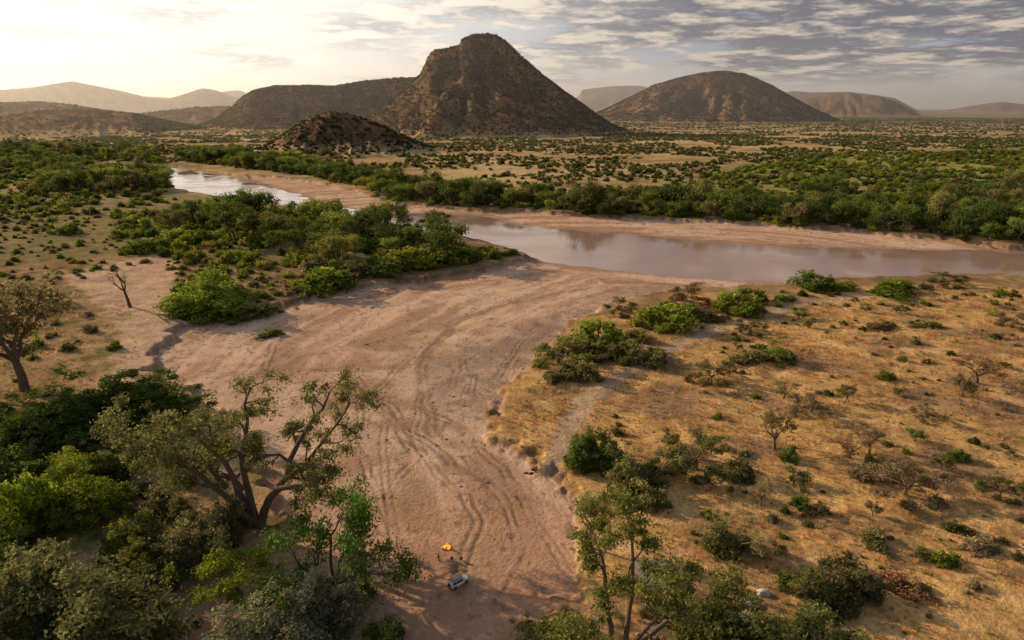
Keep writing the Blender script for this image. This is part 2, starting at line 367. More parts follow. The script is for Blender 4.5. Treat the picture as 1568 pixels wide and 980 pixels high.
BR=(.19,.235,.035);MG=(.125,.165,.035);DG=(.075,.105,.028);OL=(.19,.18,.065);GO=(.26,.225,.12);DRY=(.27,.18,.09);YG=(.28,.275,.045)
# ------------------------------------------------ instancing
def instancer(name,pts,idx,rot,scl,coll):
    me=bpy.data.meshes.new(name);n=len(pts);me.vertices.add(n);me.vertices.foreach_set('co',np.asarray(pts,np.float32).ravel())
    a=me.attributes.new('idx','INT','POINT');a.data.foreach_set('value',np.asarray(idx,np.int32))
    a=me.attributes.new('rot','FLOAT_VECTOR','POINT');a.data.foreach_set('vector',np.asarray(rot,np.float32).ravel())
    a=me.attributes.new('scl','FLOAT_VECTOR','POINT');a.data.foreach_set('vector',np.asarray(scl,np.float32).ravel())
    o=link(bpy.data.objects.new(name,me))
    g=bpy.data.node_groups.new(name,'GeometryNodeTree')
    g.interface.new_socket('Geometry',in_out='INPUT',socket_type='NodeSocketGeometry');g.interface.new_socket('Geometry',in_out='OUTPUT',socket_type='NodeSocketGeometry')
    gi=g.nodes.new('NodeGroupInput');go=g.nodes.new('NodeGroupOutput');ip=g.nodes.new('GeometryNodeInstanceOnPoints')
    ci=g.nodes.new('GeometryNodeCollectionInfo');ci.inputs['Collection'].default_value=coll;ci.inputs['Separate Children'].default_value=True;ci.inputs['Reset Children'].default_value=True
    L=g.links.new
    def na_(nm,ty):
        q=g.nodes.new('GeometryNodeInputNamedAttribute');q.data_type=ty;q.inputs[0].default_value=nm;return q.outputs[0]
    L(gi.outputs[0],ip.inputs['Points']);L(ci.outputs[0],ip.inputs['Instance']);ip.inputs['Pick Instance'].default_value=True
    L(na_('idx','INT'),ip.inputs['Instance Index']);L(na_('rot','FLOAT_VECTOR'),ip.inputs['Rotation']);L(na_('scl','FLOAT_VECTOR'),ip.inputs['Scale'])
    L(ip.outputs[0],go.inputs[0])
    md=o.modifiers.new('scatter','NODES');md.node_group=g
    return o
def mass(name,x,y,smin,smax,coll,w=None,hv=.2,sink=.02):
    n=len(x);z=height(x,y);k=len(coll.objects)
    s=rng.uniform(0,1,n)**1.6*(smax-smin)+smin
    idx=rng.choice(k,n,p=w) if w is not None else rng.integers(0,k,n)
    rot=np.stack([rng.normal(size=n)*.04,rng.normal(size=n)*.04,rng.uniform(0,6.28,n)],1)
    scl=np.stack([s*rng.uniform(.9,1.15,n),s*rng.uniform(.9,1.15,n),s*rng.uniform(1-hv,1+hv,n)],1)
    return instancer(name,np.stack([x,y,z-sink*s],1),idx,rot,scl,coll)
def sc_poly(pts,spacing,keep=1.,clus=0,cs=30,z=0):
    Pg=poly(pts,z);x0,y0=Pg.min(0);x1,y1=Pg.max(0)
    X,Y=np.meshgrid(np.arange(x0,x1,spacing),np.arange(y0,y1,spacing));X=X.ravel();Y=Y.ravel()
    X=X+rng.uniform(-.5,.5,X.shape)*spacing;Y=Y+rng.uniform(-.5,.5,Y.shape)*spacing
    m=inside(X,Y,Pg)&(rng.random(X.shape)<keep)&(np.abs(np.arctan2(X,Y))<.85)
    if clus: m&=fbm(X/cs,Y/cs,3,77)>clus
    return X[m],Y[m]
def dry(X,Y,mrg=3):
    sw_,ss_=masks(X,Y);m=ss_>mrg;return X[m],Y[m]
def cat(*l): return np.concatenate([a[0] for a in l]),np.concatenate([a[1] for a in l])
FT=protos('forest_tree_kit',[(tree(f'ft{i}',trunk=.16+.05*(i%2),nl=4,mx=2,spread=1.0,up=.05,leafn=80,ls=.025,cr=.17,flat=.7,ang=.85,kids=4),c) for i,c in enumerate([DG,MG,MG,(.09,.125,.03),OL,DG,(.16,.20,.04)])])
SH=protos('shrub_kit',[(bush(f'sh{i}',34,40,.08,.27,.8,.6,3),c) for i,c in enumerate([BR,MG,BR,OL,DG,GO,YG])])
FS=protos('far_shrub_kit',[(bush(f'fs{i}',9,11,.26,.38,.95,.4,0),c) for i,c in enumerate([(.105,.135,.03),(.07,.09,.027),(.14,.14,.05),(.085,.10,.035),(.125,.14,.035)])])
HS=protos('hill_shrub_kit',[(bush(f'hs{i}',8,9,.27,.38,.9,.4,0),c) for i,c in enumerate([(.065,.07,.027),(.085,.075,.035),(.12,.09,.045),(.05,.055,.024)])])
A1=[(270,246),(400,262),(480,270),(560,294),(620,311),(740,321),(870,326),(1050,337),(1250,350),(1500,372),(1568,378),(2100,385),(2100,345),(1568,340),(1400,335),(1250,326),(1100,320),(900,312),(750,300),(620,285),(560,272),(480,256),(400,244),(300,238)]
LH=[(60,300),(262,293),(262,284),(230,262),(60,262)]
x,y=cat(sc_poly(A1,15,.9),sc_poly([(1000,308),(1568,330),(2100,335),(2100,300),(1568,285),(1250,290)],34,.5),sc_poly([(-300,275),(240,262),(250,232),(0,225),(-300,222)],26,.6),sc_poly([(240,330),(440,327),(560,338),(690,378),(720,392),(640,405),(500,400),(380,372),(240,350)],17,.65))
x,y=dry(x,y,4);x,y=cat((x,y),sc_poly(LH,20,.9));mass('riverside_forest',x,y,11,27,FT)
B1=[(1000,300),(1100,262),(1250,238),(1568,230),(2300,232),(2300,350),(1568,340),(1300,328)]
x,y=cat(sc_poly(B1,13,.75,.38,60),sc_poly([(-600,345),(0,340),(270,310),(260,255),(240,238),(0,228),(-600,228)],12,.7,.40,50),sc_poly([(180,330),(450,325),(560,335),(690,372),(770,392),(740,408),(640,418),(540,432),(420,418),(300,410),(180,370)],8,.65,.32,20),sc_poly(A1,12,.7))
x,y=dry(x,y,2);mass('green_thicket',x,y,3.5,9.5,SH,w=[.26,.2,.22,.1,.06,.02,.14])
x,y=cat(sc_poly([(-500,350),(200,330),(260,395),(130,428),(-500,440)],9,.7,.40,22),sc_poly([(-500,440),(90,430),(150,470),(180,540),(120,590),(-500,640)],9,.5,.45,20),sc_poly([(250,400),(440,415),(540,435),(480,455),(400,475),(270,470)],6,.7),
 sc_poly([(960,475),(1000,455),(1200,445),(1560,440),(1560,455),(1200,470),(1080,500),(900,560),(840,600),(800,620),(810,570),(870,510)],6,.4,.46,14),
 sc_poly([(0,600),(220,600),(340,700),(400,790),(300,900),(200,1000),(0,1000)],6,.35))
x,y=dry(x,y,1.5);m=seg_d(x,y,PATH)[0]>4;x,y=x[m],y[m];mass('bank_scrub',x,y,1.6,5.0,SH,w=[.18,.16,.12,.2,.06,.2,.08])
def polar(n,r1,r2,a=46,a0=None):
    A=np.radians(rng.uniform(-a if a0 is None else a0,a,n));R=np.sqrt(rng.uniform(r1*r1,r2*r2,n));return R*np.sin(A),R*np.cos(A)
x,y=cat(polar(22000,700,2600),polar(60000,2600,7500));hv=hills(x,y)
m=(fbm(x/120,y/120,3,88)>.40)&(~inside(x,y,poly(A1)))&(hv<12);x,y=x[m],y[m];x,y=dry(x,y,8)
m=~inside(x,y,poly([(150,300),(300,240),(760,300),(700,420),(150,420)]));x,y=x[m],y[m]
mass('savanna_scrub',x,y,3.0,7.2,FS,w=[.25,.2,.2,.15,.2])
x,y=cat(polar(60000,2050,3700,14,-28),polar(3600,1250,1850,0,-22),polar(40000,2600,6200),polar(34000,4300,5700,26,5));hv=hills(x,y);m=hv>6;x,y=x[m],y[m];mass('hill_scrub',x,y,2.6,6.2,HS,w=[.3,.3,.2,.2])
G1=[(880,640),(960,580),(1100,500),(1250,450),(1568,440),(2000,450),(2300,800),(2000,1100),(900,1100),(900,850)]
x,y=sc_poly(G1,6.5,.42,.43,30);x,y=dry(x,y,3)
m=seg_d(x,y,PATH)[0]>4;x,y=x[m],y[m];mass('grassland_shrub',x,y,.4,3.0,SH,w=[.10,.12,.06,.30,.06,.32,.04])
GT=protos('grassland_acacia_kit',[(tree(f'ga{i}',.26,5,2,.8,-.02,60,.03,.17,.45,1.0,4),c) for i,c in enumerate([OL,GO,MG,(.15,.15,.06)])])
x,y=sc_poly(G1,24,.45);x,y=dry(x,y,3);m=seg_d(x,y,PATH)[0]>5;x,y=x[m],y[m];mass('grassland_acacias',x,y,3.0,7.0,GT)
def tuft(name,n=16):
    V=[]
    for i in range(n):
        a=rng.uniform(0,6.28);r_=rng.uniform(0,.35);b=np.array([math.cos(a)*r_,math.sin(a)*r_,-.05])
        tip=b+np.array([rng.normal()*.35,rng.normal()*.35,rng.uniform(.5,1)]);s=np.array([-math.sin(a),math.cos(a),0])*.05
        V+= [b-s,b+s,tip+s*.3,tip-s*.3]
    V=np.array(V);return mesh_np(name,V,np.arange(len(V)).reshape(-1,4),[GRASS],tint=rng.uniform(.7,1.3,n))
TU=protos('grass_tuft_kit',[(tuft(f'tu{i}'),c) for i,c in enumerate([(.50,.31,.12),(.58,.39,.17),(.38,.22,.10),(.32,.26,.10)])],0,.4)
x,y=cat(sc_poly([(750,700),(800,600),(960,470),(1568,440),(1900,440),(2300,800),(2000,1200),(850,1200),(880,800)],1.5,.6,.42,6),sc_poly([(-300,430),(200,470),(220,600),(400,800),(230,1000),(-300,1100)],2.0,.5,.45,9))
x,y=dry(x,y,1.0);m=seg_d(x,y,PATH)[0]>2.5;x,y=x[m],y[m]
mass('dry_grass',x,y,.4,1.5,TU)
# ------------------------------------------------ individual plants
LIB={}
def lib(k):
    if k in LIB: return LIB[k]
    f={'bigA':lambda:bush('bigA',520,110,.015,.085,.72,.7,10),'bigB':lambda:bush('bigB',480,100,.016,.08,.85,.9,24),
    'bushA':lambda:bush('bushA',260,85,.026,.12,.72,.6,8),'bushB':lambda:bush('bushB',230,85,.027,.13,.85,.7,8),
    'bushC':lambda:bush('bushC',220,80,.024,.11,.55,.9,8),'bushD':lambda:bush('bushD',200,65,.023,.10,.75,.8,18),
    'smA':lambda:bush('smA',60,45,.055,.19,.8,.7,5),'smB':lambda:bush('smB',50,40,.06,.18,.6,.9,5),
    'treeA':lambda:tree('treeA',.18,6,3,.95,.02,110,.013,.13,.6,.95,3),
    'treeB':lambda:tree('treeB',.22,5,3,.9,.05,70,.017,.11,.6,.8,3),
    'umb':lambda:tree('umb',.26,6,3,.75,-.03,60,.02,.12,.45,1.0,3),
    'thin':lambda:tree('thin',.25,5,3,.8,.02,34,.017,.10,.5,.95,3,.9),
    'bare':lambda:tree('bare',.3,4,3,.7,.06,0,.02,.1,.6,.6,3)}[k]
    LIB[k]=f();return LIB[k]
def put(name,k,u,v,wpx,hpx,colr,rz=None):
    me=lib(k);x,y=pxw(u,v);z=float(height(np.array([x]),np.array([y]))[0]);x,y=pxw(u,v,z)
    s=mpp(u,v,z);dist=math.hypot(x,y);c=dist/math.hypot(dist,CH)
    W=wpx*s;Hh=max(hpx*s/c*.9-(W*.35*CH/dist*.5),.45*hpx*s) if me['W']>1.3 else hpx*s/c*.95
    o=link(bpy.data.objects.new(name,me));o.location=(x,y,z-.02*Hh)
    o.scale=(W/me['W'],W/me['W'],Hh/me['H']);o.rotation_euler=(0,0,rng.uniform(0,6.28) if rz is None else rz)
    o.color=(*colr,1);return o
PL=[('acacia_tree','treeA',520,925,185,165,(.095,.155,.03)),
('acacia_tree','thin',38,597,160,185,(.19,.155,.075)),('acacia_tree','treeB',-50,600,150,170,OL),
('dead_tree','bare',200,470,38,78,OL),
('bush','bigA',150,650,200,105,(.09,.145,.03)),('bush','bushC',60,672,90,55,MG),('bush','bushD',205,695,85,75,(.17,.165,.07)),
('bush','bigA',115,785,140,105,(.20,.26,.035)),('bush','bushC',30,815,140,100,(.18,.24,.03)),('bush','bushC',-30,740,130,80,MG),('bush','bushC',165,732,80,50,MG),
('bush','bigB',130,985,240,165,(.15,.15,.06)),('bush','bushD',25,900,120,85,(.15,.19,.04)),('bush','bigB',-40,1010,180,150,(.12,.14,.05)),
('bush','bushD',305,862,95,85,(.21,.20,.09)),('bush','bushD',205,850,95,65,(.18,.21,.05)),('bush','bushC',345,820,80,60,(.21,.20,.08)),('bush','bushD',262,785,70,60,(.19,.18,.08)),
('acacia_tree','treeB',368,922,110,75,(.25,.33,.04)),('bush','bigB',440,1000,185,110,(.22,.22,.13)),('bush','smA',590,985,60,35,MG),
('bush','bushA',322,476,124,68,(.15,.22,.035)),('bush','smA',500,446,80,46,BR),('acacia_tree','treeB',520,412,64,62,(.21,.22,.05)),('acacia_tree','treeB',430,392,38,48,MG),
('bush','smB',392,484,65,26,OL),('bush','smB',415,514,32,14,MG),('bush','smA',285,372,60,25,BR),('bush','smA',225,385,60,25,MG),
('acacia_tree','treeA',605,368,66,62,DG),('acacia_tree','treeB',668,360,40,42,DG),('acacia_tree','treeB',360,372,60,70,MG),('acacia_tree','treeA',470,385,60,60,MG),('acacia_tree','treeB',270,360,50,45,OL),
('bush','smA',640,408,80,34,BR),('bush','smA',590,418,70,30,MG),('bush','smA',705,400,60,26,MG),('bush','smB',780,390,26,14,MG),('bush','smB',545,425,60,30,OL),
('acacia_tree','umb',855,556,88,54,(.19,.20,.05)),('bush','smA',918,533,62,52,BR),('bush','smB',885,580,60,38,OL),('bush','smA',958,552,48,38,OL),('bush','smA',1002,560,36,28,OL),('bush','smB',900,545,60,30,(.20,.18,.07)),
('bush','smA',1015,500,72,42,BR),('bush','smA',1045,488,50,26,MG),('acacia_tree','umb',1050,466,60,42,DRY),('acacia_tree','umb',952,482,44,32,OL),('bush','smA',1132,480,60,38,BR),('bush','smA',1150,462,40,24,MG),('bush','smB',1085,490,40,20,OL),('bush','smA',975,520,34,20,OL),('bush','smB',1200,460,30,14,MG),
('bush','smA',1245,442,52,30,MG),('bush','smA',1290,443,34,16,BR),('bush','smB',1370,448,72,26,BR),('acacia_tree','umb',1450,438,52,26,OL),('bush','smB',1420,500,36,12,OL),('bush','smB',1345,502,40,14,DRY),
('acacia_tree','umb',1088,588,64,46,OL),('bush','smB',1190,550,60,30,MG),('bush','smB',1145,553,52,24,OL),('acacia_tree','umb',1148,508,44,24,OL),('bush','smA',1005,548,30,20,OL),
('acacia_tree','thin',1185,690,50,66,OL),('bush','smA',1207,703,30,18,MG),('acacia_tree','umb',1242,632,62,40,GO),('acacia_tree','treeB',1294,615,26,32,OL),('acacia_tree','thin',1330,695,44,44,GO),('acacia_tree','umb',1385,758,115,60,GO),('acacia_tree','thin',1495,586,64,40,DRY),('bush','smA',1466,703,30,18,MG),('bush','smA',1356,580,26,14,MG),('bush','smB',1445,862,36,24,BR),
('bush','smA',1226,776,26,20,MG),('bush','smB',1250,786,34,20,OL),('bush','bushD',1115,842,75,60,(.18,.19,.07)),('bush','bushC',1290,908,110,45,(.17,.15,.07)),('bush','bushC',1235,906,60,35,MG),('acacia_tree','umb',1550,500,50,30,GO),('acacia_tree','thin',1165,775,30,40,GO),
('bush','bushA',906,712,64,64,(.10,.15,.035)),('bush','bushD',980,738,95,70,(.20,.20,.07)),('acacia_tree','umb',1065,718,112,62,(.165,.18,.055)),('bush','smB',1135,728,46,24,OL),('bush','smA',990,770,54,34,(.21,.19,.07)),('acacia_tree','thin',1300,700,60,30,DRY),
('acacia_tree','umb',1420,640,44,26,GO),('acacia_tree','umb',1530,760,60,36,OL),('acacia_tree','thin',1200,610,40,30,GO),('bush','smB',1500,840,50,22,GO),('bush','smB',1380,900,60,26,DRY),('bush','smB',1340,830,46,22,OL),
('acacia_tree','thin',905,838,60,85,(.20,.20,.06)),('bush','bushD',1220,1010,150,85,(.14,.16,.05)),('bush','bushB',1120,1030,170,100,(.15,.17,.055)),('bush','bushD',850,1010,110,60,(.19,.19,.07)),
('acacia_tree','treeB',-120,420,90,90,DG),('bush','smA',105,358,30,18,MG),('bush','smA',60,470,60,30,OL),('bush','bushD',25,700,90,50,OL)]
for p in PL: put(*p)
def limb_tree(name,u,v,limbs,leafn,ls,cr,colr,sub=7,r0=1.1,seed=1):
    global rng;rng=np.random.default_rng(seed)
    x,y=pxw(u,v);z=float(height(np.array([x]),np.array([y]))[0]);x,y=pxw(u,v,z);sc_=mpp(u,v,z)
    s=Pl()
    for lb in limbs:
        pts=[];yd=lb[0];rs=lb[1]
        for i,(a,b) in enumerate(lb[2]):
            f=i/(len(lb[2])-1);pts.append(np.array([a*sc_,yd*f*sc_,b*sc_*1.13])+rng.normal(size=3)*.25*(i>0))
        PP=[pts[0]]
        for i in range(len(pts)-1):
            PP+= [(pts[i]+pts[i+1])/2+rng.normal(size=3)*.35,pts[i+1]]
        n=len(PP);rad=[r0*rs*(1-.8*i/(n-1)) for i in range(n)]
        s.add(*tube(PP,rad,7),0)
        for j in range(sub):
            i=min(n-1,int(n*(.4+.6*j/sub)));d=PP[i]-PP[max(i-1,0)];d/=np.linalg.norm(d)
            dd=d*.6+rdir(1)[0]*.9+np.array([0,0,.15]);dd/=np.linalg.norm(dd)
            s.grow(PP[i],dd,rng.uniform(20,38)*sc_,rad[i]*.5+.05,1,2,.9,-.02,4,.25,5)
    tips=np.array(s.tips);tips=tips[rng.random(len(tips))<.92]
    V,Q,T=leaves(tips,cr*rng.uniform(.4,1.3,len(tips)),leafn,ls,.6,None,.1);s.add(V,Q,1,T)
    me=s.mesh(name,False);o=link(bpy.data.objects.new(name,me));o.location=(x,y,z-.5);o.color=(*colr,1);return o
limb_tree('acacia_tree',398,806,[
 (60,.85,[(-4,0),(-20,32),(-42,62),(-85,80),(-130,92),(-175,105)]),
 (-40,.7,[(-10,10),(-38,50),(-70,95),(-110,125),(-140,150)]),
 (10,.5,[(-42,62),(-80,110),(-130,130),(-170,140)]),
 (30,.8,[(-2,0),(-18,55),(-22,105),(-8,150),(0,195)]),
 (-60,.6,[(-20,60),(-30,110),(-50,150),(-48,180)]),
 (40,.9,[(0,0),(14,38),(44,72),(62,112),(88,150),(112,185)]),
 (-50,.6,[(30,60),(70,72),(105,92),(122,105)]),
 (90,.5,[(44,72),(70,85),(112,130),(128,150)]),],62,.31,2.5,(.185,.18,.06),9,1.2,11)
limb_tree('acacia_tree',945,1030,[
 (40,.8,[(0,0),(-12,70),(-20,120),(-30,170),(-45,215)]),
 (-40,.7,[(0,0),(20,60),(45,110),(60,160),(50,200)]),
 (60,.7,[(0,20),(50,55),(95,80),(140,90),(190,80)]),
 (-60,.7,[(0,10),(-35,50),(-65,90),(-80,120)]),
 (80,.6,[(10,60),(25,120),(20,180),(5,225)])],74,.28,2.2,(.185,.21,.055),9,.8,5)
# ------------------------------------------------ rocks
def rocks(name,pts,size,colr,sub=2):
    V=[];Q=[];n=0
    pa=np.array(pts);za=height(pa[:,0],pa[:,1])
    for (x,y),z in zip(pts,za):
        sz=size*rng.uniform(.4,1.3)
        bm=bmesh.new();bmesh.ops.create_icosphere(bm,subdivisions=sub,radius=sz)
        sx,sy,szz=rng.uniform(.7,1.4),rng.uniform(.7,1.2),rng.uniform(.4,.8)
        for v in bm.verts:
            f=1+.25*math.sin(v.co.x*4/size+x)+.2*math.sin(v.co.y*5/size+y);v.co=Vector((v.co.x*sx*f,v.co.y*sy*f,v.co.z*szz))+Vector((x,y,z))
            V.append(tuple(v.co))
        for f in bm.faces: Q.append([n+v.index for v in f.verts])
        n+=len(bm.verts);bm.free()
    me=bpy.data.meshes.new(name);me.from_pydata(V,[],Q);me.materials.append(simple(name+'_stone',colr,.9,0,.3,1));link(bpy.data.objects.new(name,me))
X,Y=cat(sc_poly([(560,640),(700,600),(860,470),(960,445),(870,760),(780,850),(600,700)],6,.6,z=-2.8),sc_poly([(300,560),(500,470),(800,430),(700,700),(560,800),(700,950),(500,900),(450,620)],10,.5,z=-2.8))
rocks('stones',list(zip(X,Y)),.34,(.16,.115,.09),1)
rocks('boulders',[pxw(u,v) for u,v in [(1142,925),(1150,940),(1160,930),(1135,945),(1168,912)]],1.2,(.5,.45,.42))
rocks('dark_log',[pxw(u,v,-2.8) for u,v in [(806,726),(814,727),(820,725)]],.9,(.12,.07,.05))  # stands for a dark log, built from rock lumps
me=bpy.data.meshes.new('pond');cx,cy=pxw(1003,882);zz=float(height(np.array([cx]),np.array([cy]))[0])
pv=[(cx+(5+math.sin(3*a)*1.2)*math.cos(a)*.8,cy+(6.5+math.cos(2*a)*1.5)*math.sin(a),zz+.45) for a in np.linspace(0,6.28,28)[:-1]]
me.from_pydata(pv,[],[list(range(27))]);me.materials.append(wm);link(bpy.data.objects.new('pond',me))
for (u,v,a) in [(1495,376,.3),(985,345,1.2),(470,297,2),(560,530,.7),(430,600,2.4)]:
    x,y=pxw(u,v,-2.8);s=Pl();s.grow(np.array([0,0,.3]),[math.cos(a),math.sin(a),.02],7 if v<400 else 3.5,.45 if v<400 else .22,1,2,.6,0,2)
    me=mesh_np('driftwood',np.concatenate(s.V),np.concatenate(s.Q),[BARK],tint=None)
    o=link(bpy.data.objects.new('driftwood_log',me));o.location=(x,y,float(height(np.array([x]),np.array([y]))[0]))
# ------------------------------------------------ car
def bx(name,parent,mat,x0,x1,y0,y1,z0,z1,bev=.03,taper=None):
    bm=bmesh.new();bmesh.ops.create_cube(bm,size=1)
    for v in bm.verts:
        fx=v.co.x+.5;fy=v.co.y+.5;fz=v.co.z+.5
        X=x0+(x1-x0)*fx;Y=y0+(y1-y0)*fy;Z=z0+(z1-z0)*fz
        if taper and fz>.5:
            X=X+(taper[0] if fx<.5 else -taper[1]);Y=Y*(1-taper[2])
        v.co=(X,Y,Z)
    if bev: bmesh.ops.bevel(bm,geom=bm.edges[:],offset=bev,segments=2,affect='EDGES')
    me=bpy.data.meshes.new(name);bm.to_mesh(me);bm.free();me.materials.append(mat);o=link(bpy.data.objects.new(name,me));o.parent=parent;return o
def cyl(name,parent,mat,loc,r_,d,axis='Y',seg=20):
    bm=bmesh.new();bmesh.ops.create_cone(bm,cap_ends=True,segments=seg,radius1=r_,radius2=r_,depth=d)
    R=Matrix.Rotation(math.pi/2,4,'X') if axis=='Y' else (Matrix.Rotation(math.pi/2,4,'Y') if axis=='X' else Matrix())
    bmesh.ops.transform(bm,matrix=Matrix.Translation(loc)@R,verts=bm.verts)
    bmesh.ops.bevel(bm,geom=bm.edges[:],offset=r_*.08,segments=1,affect='EDGES')
    me=bpy.data.meshes.new(name);bm.to_mesh(me);bm.free();me.materials.append(mat);o=link(bpy.data.objects.new(name,me));o.parent=parent;return o
PAINT=simple('white_paint',(.75,.74,.70),.3,0,.05);GLS=simple('window_glass',(.02,.025,.03),.08,0,0);RUB=simple('rubber',(.02,.02,.02),.8);MET=simple('rack_metal',(.08,.08,.08),.5,.5);CAN=simple('canvas',(.35,.33,.28),.9);RED=simple('tail_light',(.4,.02,.02),.3)
cx,cy=pxw(702,897,-2.5);cz=float(height(np.array([cx]),np.array([cy]))[0]);cx,cy=pxw(702,895,cz);cz=float(height(np.array([cx]),np.array([cy]))[0])
car=link(bpy.data.objects.new('off_road_vehicle',None));car.location=(cx,cy,cz);car.rotation_euler=(0,0,math.radians(42));car.scale=(.95,.95,.95)
bx('lower_body',car,PAINT,-2.3,2.3,-.9,.9,.5,1.05,.07)
bx('bonnet',car,PAINT,.95,2.22,-.82,.82,1.04,1.22,.06,(0,.1,.05))
bx('cabin',car,PAINT,-2.22,1.05,-.84,.84,1.04,1.85,.06,(.12,.5,.12))
bx('roof_tent',car,CAN,-1.7,.1,-.62,.62,1.93,2.15,.04)
bx('windscreen',car,GLS,.72,1.02,-.7,.7,1.15,1.74,.0,(.02,.37,.1)).location=(.06,0,0)
for s_ in(-1,1):
    for a,b_ in((-2.0,-1.1),(-1.0,-.2),(-.1,.55)):
        o=bx('side_window',car,GLS,a,b_,-.02,.02,1.22,1.7,0);o.rotation_euler=(s_*.12,0,0);o.location=(0,s_*.99,0)
    for w in(-1.45,1.45):
        cyl('wheel',car,RUB,(w,s_*.82,.4),.4,.27);cyl('wheel_rim',car,MET,(w,s_*.965,.4),.2,.03)
        bx('wheel_arch',car,RUB,w-.5,w+.5,s_*.88-.06,s_*.88+.06,.78,.86,.02)
    bx('roof_rail',car,MET,-2.0,.5,s_*.68-.03,s_*.68+.03,1.87,1.93,.01)
    bx('head_lamp',car,simple('lamp_glass',(.8,.8,.75),.1),2.28,2.32,s_*.65-.12,s_*.65+.12,.85,1.0,.01)
    bx('tail_lamp',car,RED,-2.33,-2.28,s_*.78-.07,s_*.78+.07,.85,1.05,.01)
    bx('wing_mirror',car,RUB,.75,.85,s_*.98-.1,s_*.98+.1,1.2,1.38,.02)
for x_ in(-1.9,-1.3,-.7,-.1,.4): bx('rack_bar',car,MET,x_-.03,x_+.03,-.7,.7,1.88,1.925,.0)
bx('front_bumper',car,MET,2.28,2.45,-.85,.85,.5,.72,.04);bx('rear_bumper',car,MET,-2.42,-2.28,-.85,.85,.5,.68,.04);bx('grille',car,RUB,2.27,2.31,-.48,.48,.8,1.02,.01)
cyl('spare_wheel',car,RUB,(-2.42,0,1.15),.37,.22,'X')
# ------------------------------------------------ campfire
fx,fy=pxw(684,839,-2.5);fz=float(height(np.array([fx]),np.array([fy]))[0]);fx,fy=pxw(684,839,fz)
fire=link(bpy.data.objects.new('campfire',None));fire.location=(fx,fy,fz)
fm,t=newmat('flame');L=t.links.new
tc=N(t,'ShaderNodeTexCoord');sx=N(t,'ShaderNodeSeparateXYZ');L(tc.outputs['Object'],sx.inputs[0]);mr=N(t,'ShaderNodeMapRange');L(sx.outputs[2],mr.inputs[0]);mr.inputs[2].default_value=1.9
cr=N(t,'ShaderNodeValToRGB');cr.color_ramp.elements[0].color=(1,.36,.04,1);cr.color_ramp.elements[1].color=(1,.10,.01,1);L(mr.outputs[0],cr.inputs[0])
em=N(t,'ShaderNodeEmission');em.inputs[1].default_value=1.9;L(cr.outputs[0],em.inputs[0]);o=N(t,'ShaderNodeOutputMaterial');L(em.outputs[0],o.inputs[0])
Vf=[];Qf=[];n0=0
for i in range(12):
    a=rng.uniform(0,6.28);r_=rng.uniform(.0,.85);hgt=rng.uniform(.8,2.2)*(1-r_*.6);pts=[];rad=[]
    for j in range(7):
        f=j/6;pts.append([math.cos(a)*r_*(1-.5*f)+.12*math.sin(5*f+a)+.2*f,math.sin(a)*r_*(1-.5*f)+.1*math.cos(4*f+a),f*hgt]);rad.append(.28*(math.sin(math.pi*min(1,f*.8+.25))**1.1)*(1-f)+.01)
    v_,q_=tube(pts,rad,8);Vf.append(v_);Qf.append(q_+n0);n0+=len(v_)
o=link(bpy.data.objects.new('flames',mesh_np('flames',np.concatenate(Vf),np.concatenate(Qf),[fm],smooth=True)));o.parent=fire
Vf=[];Qf=[];n0=0
for i in range(9):
    a=i*.7;v_,q_=tube([[math.cos(a)*1.1,math.sin(a)*1.1,.08],[math.cos(a)*.5,math.sin(a)*.5,.2],[0,0,.35]],[.11,.1,.07],7);Vf.append(v_);Qf.append(q_+n0);n0+=len(v_)
o=link(bpy.data.objects.new('logs',mesh_np('logs',np.concatenate(Vf),np.concatenate(Qf),[simple('charred_wood',(.05,.03,.02))])));o.parent=fire
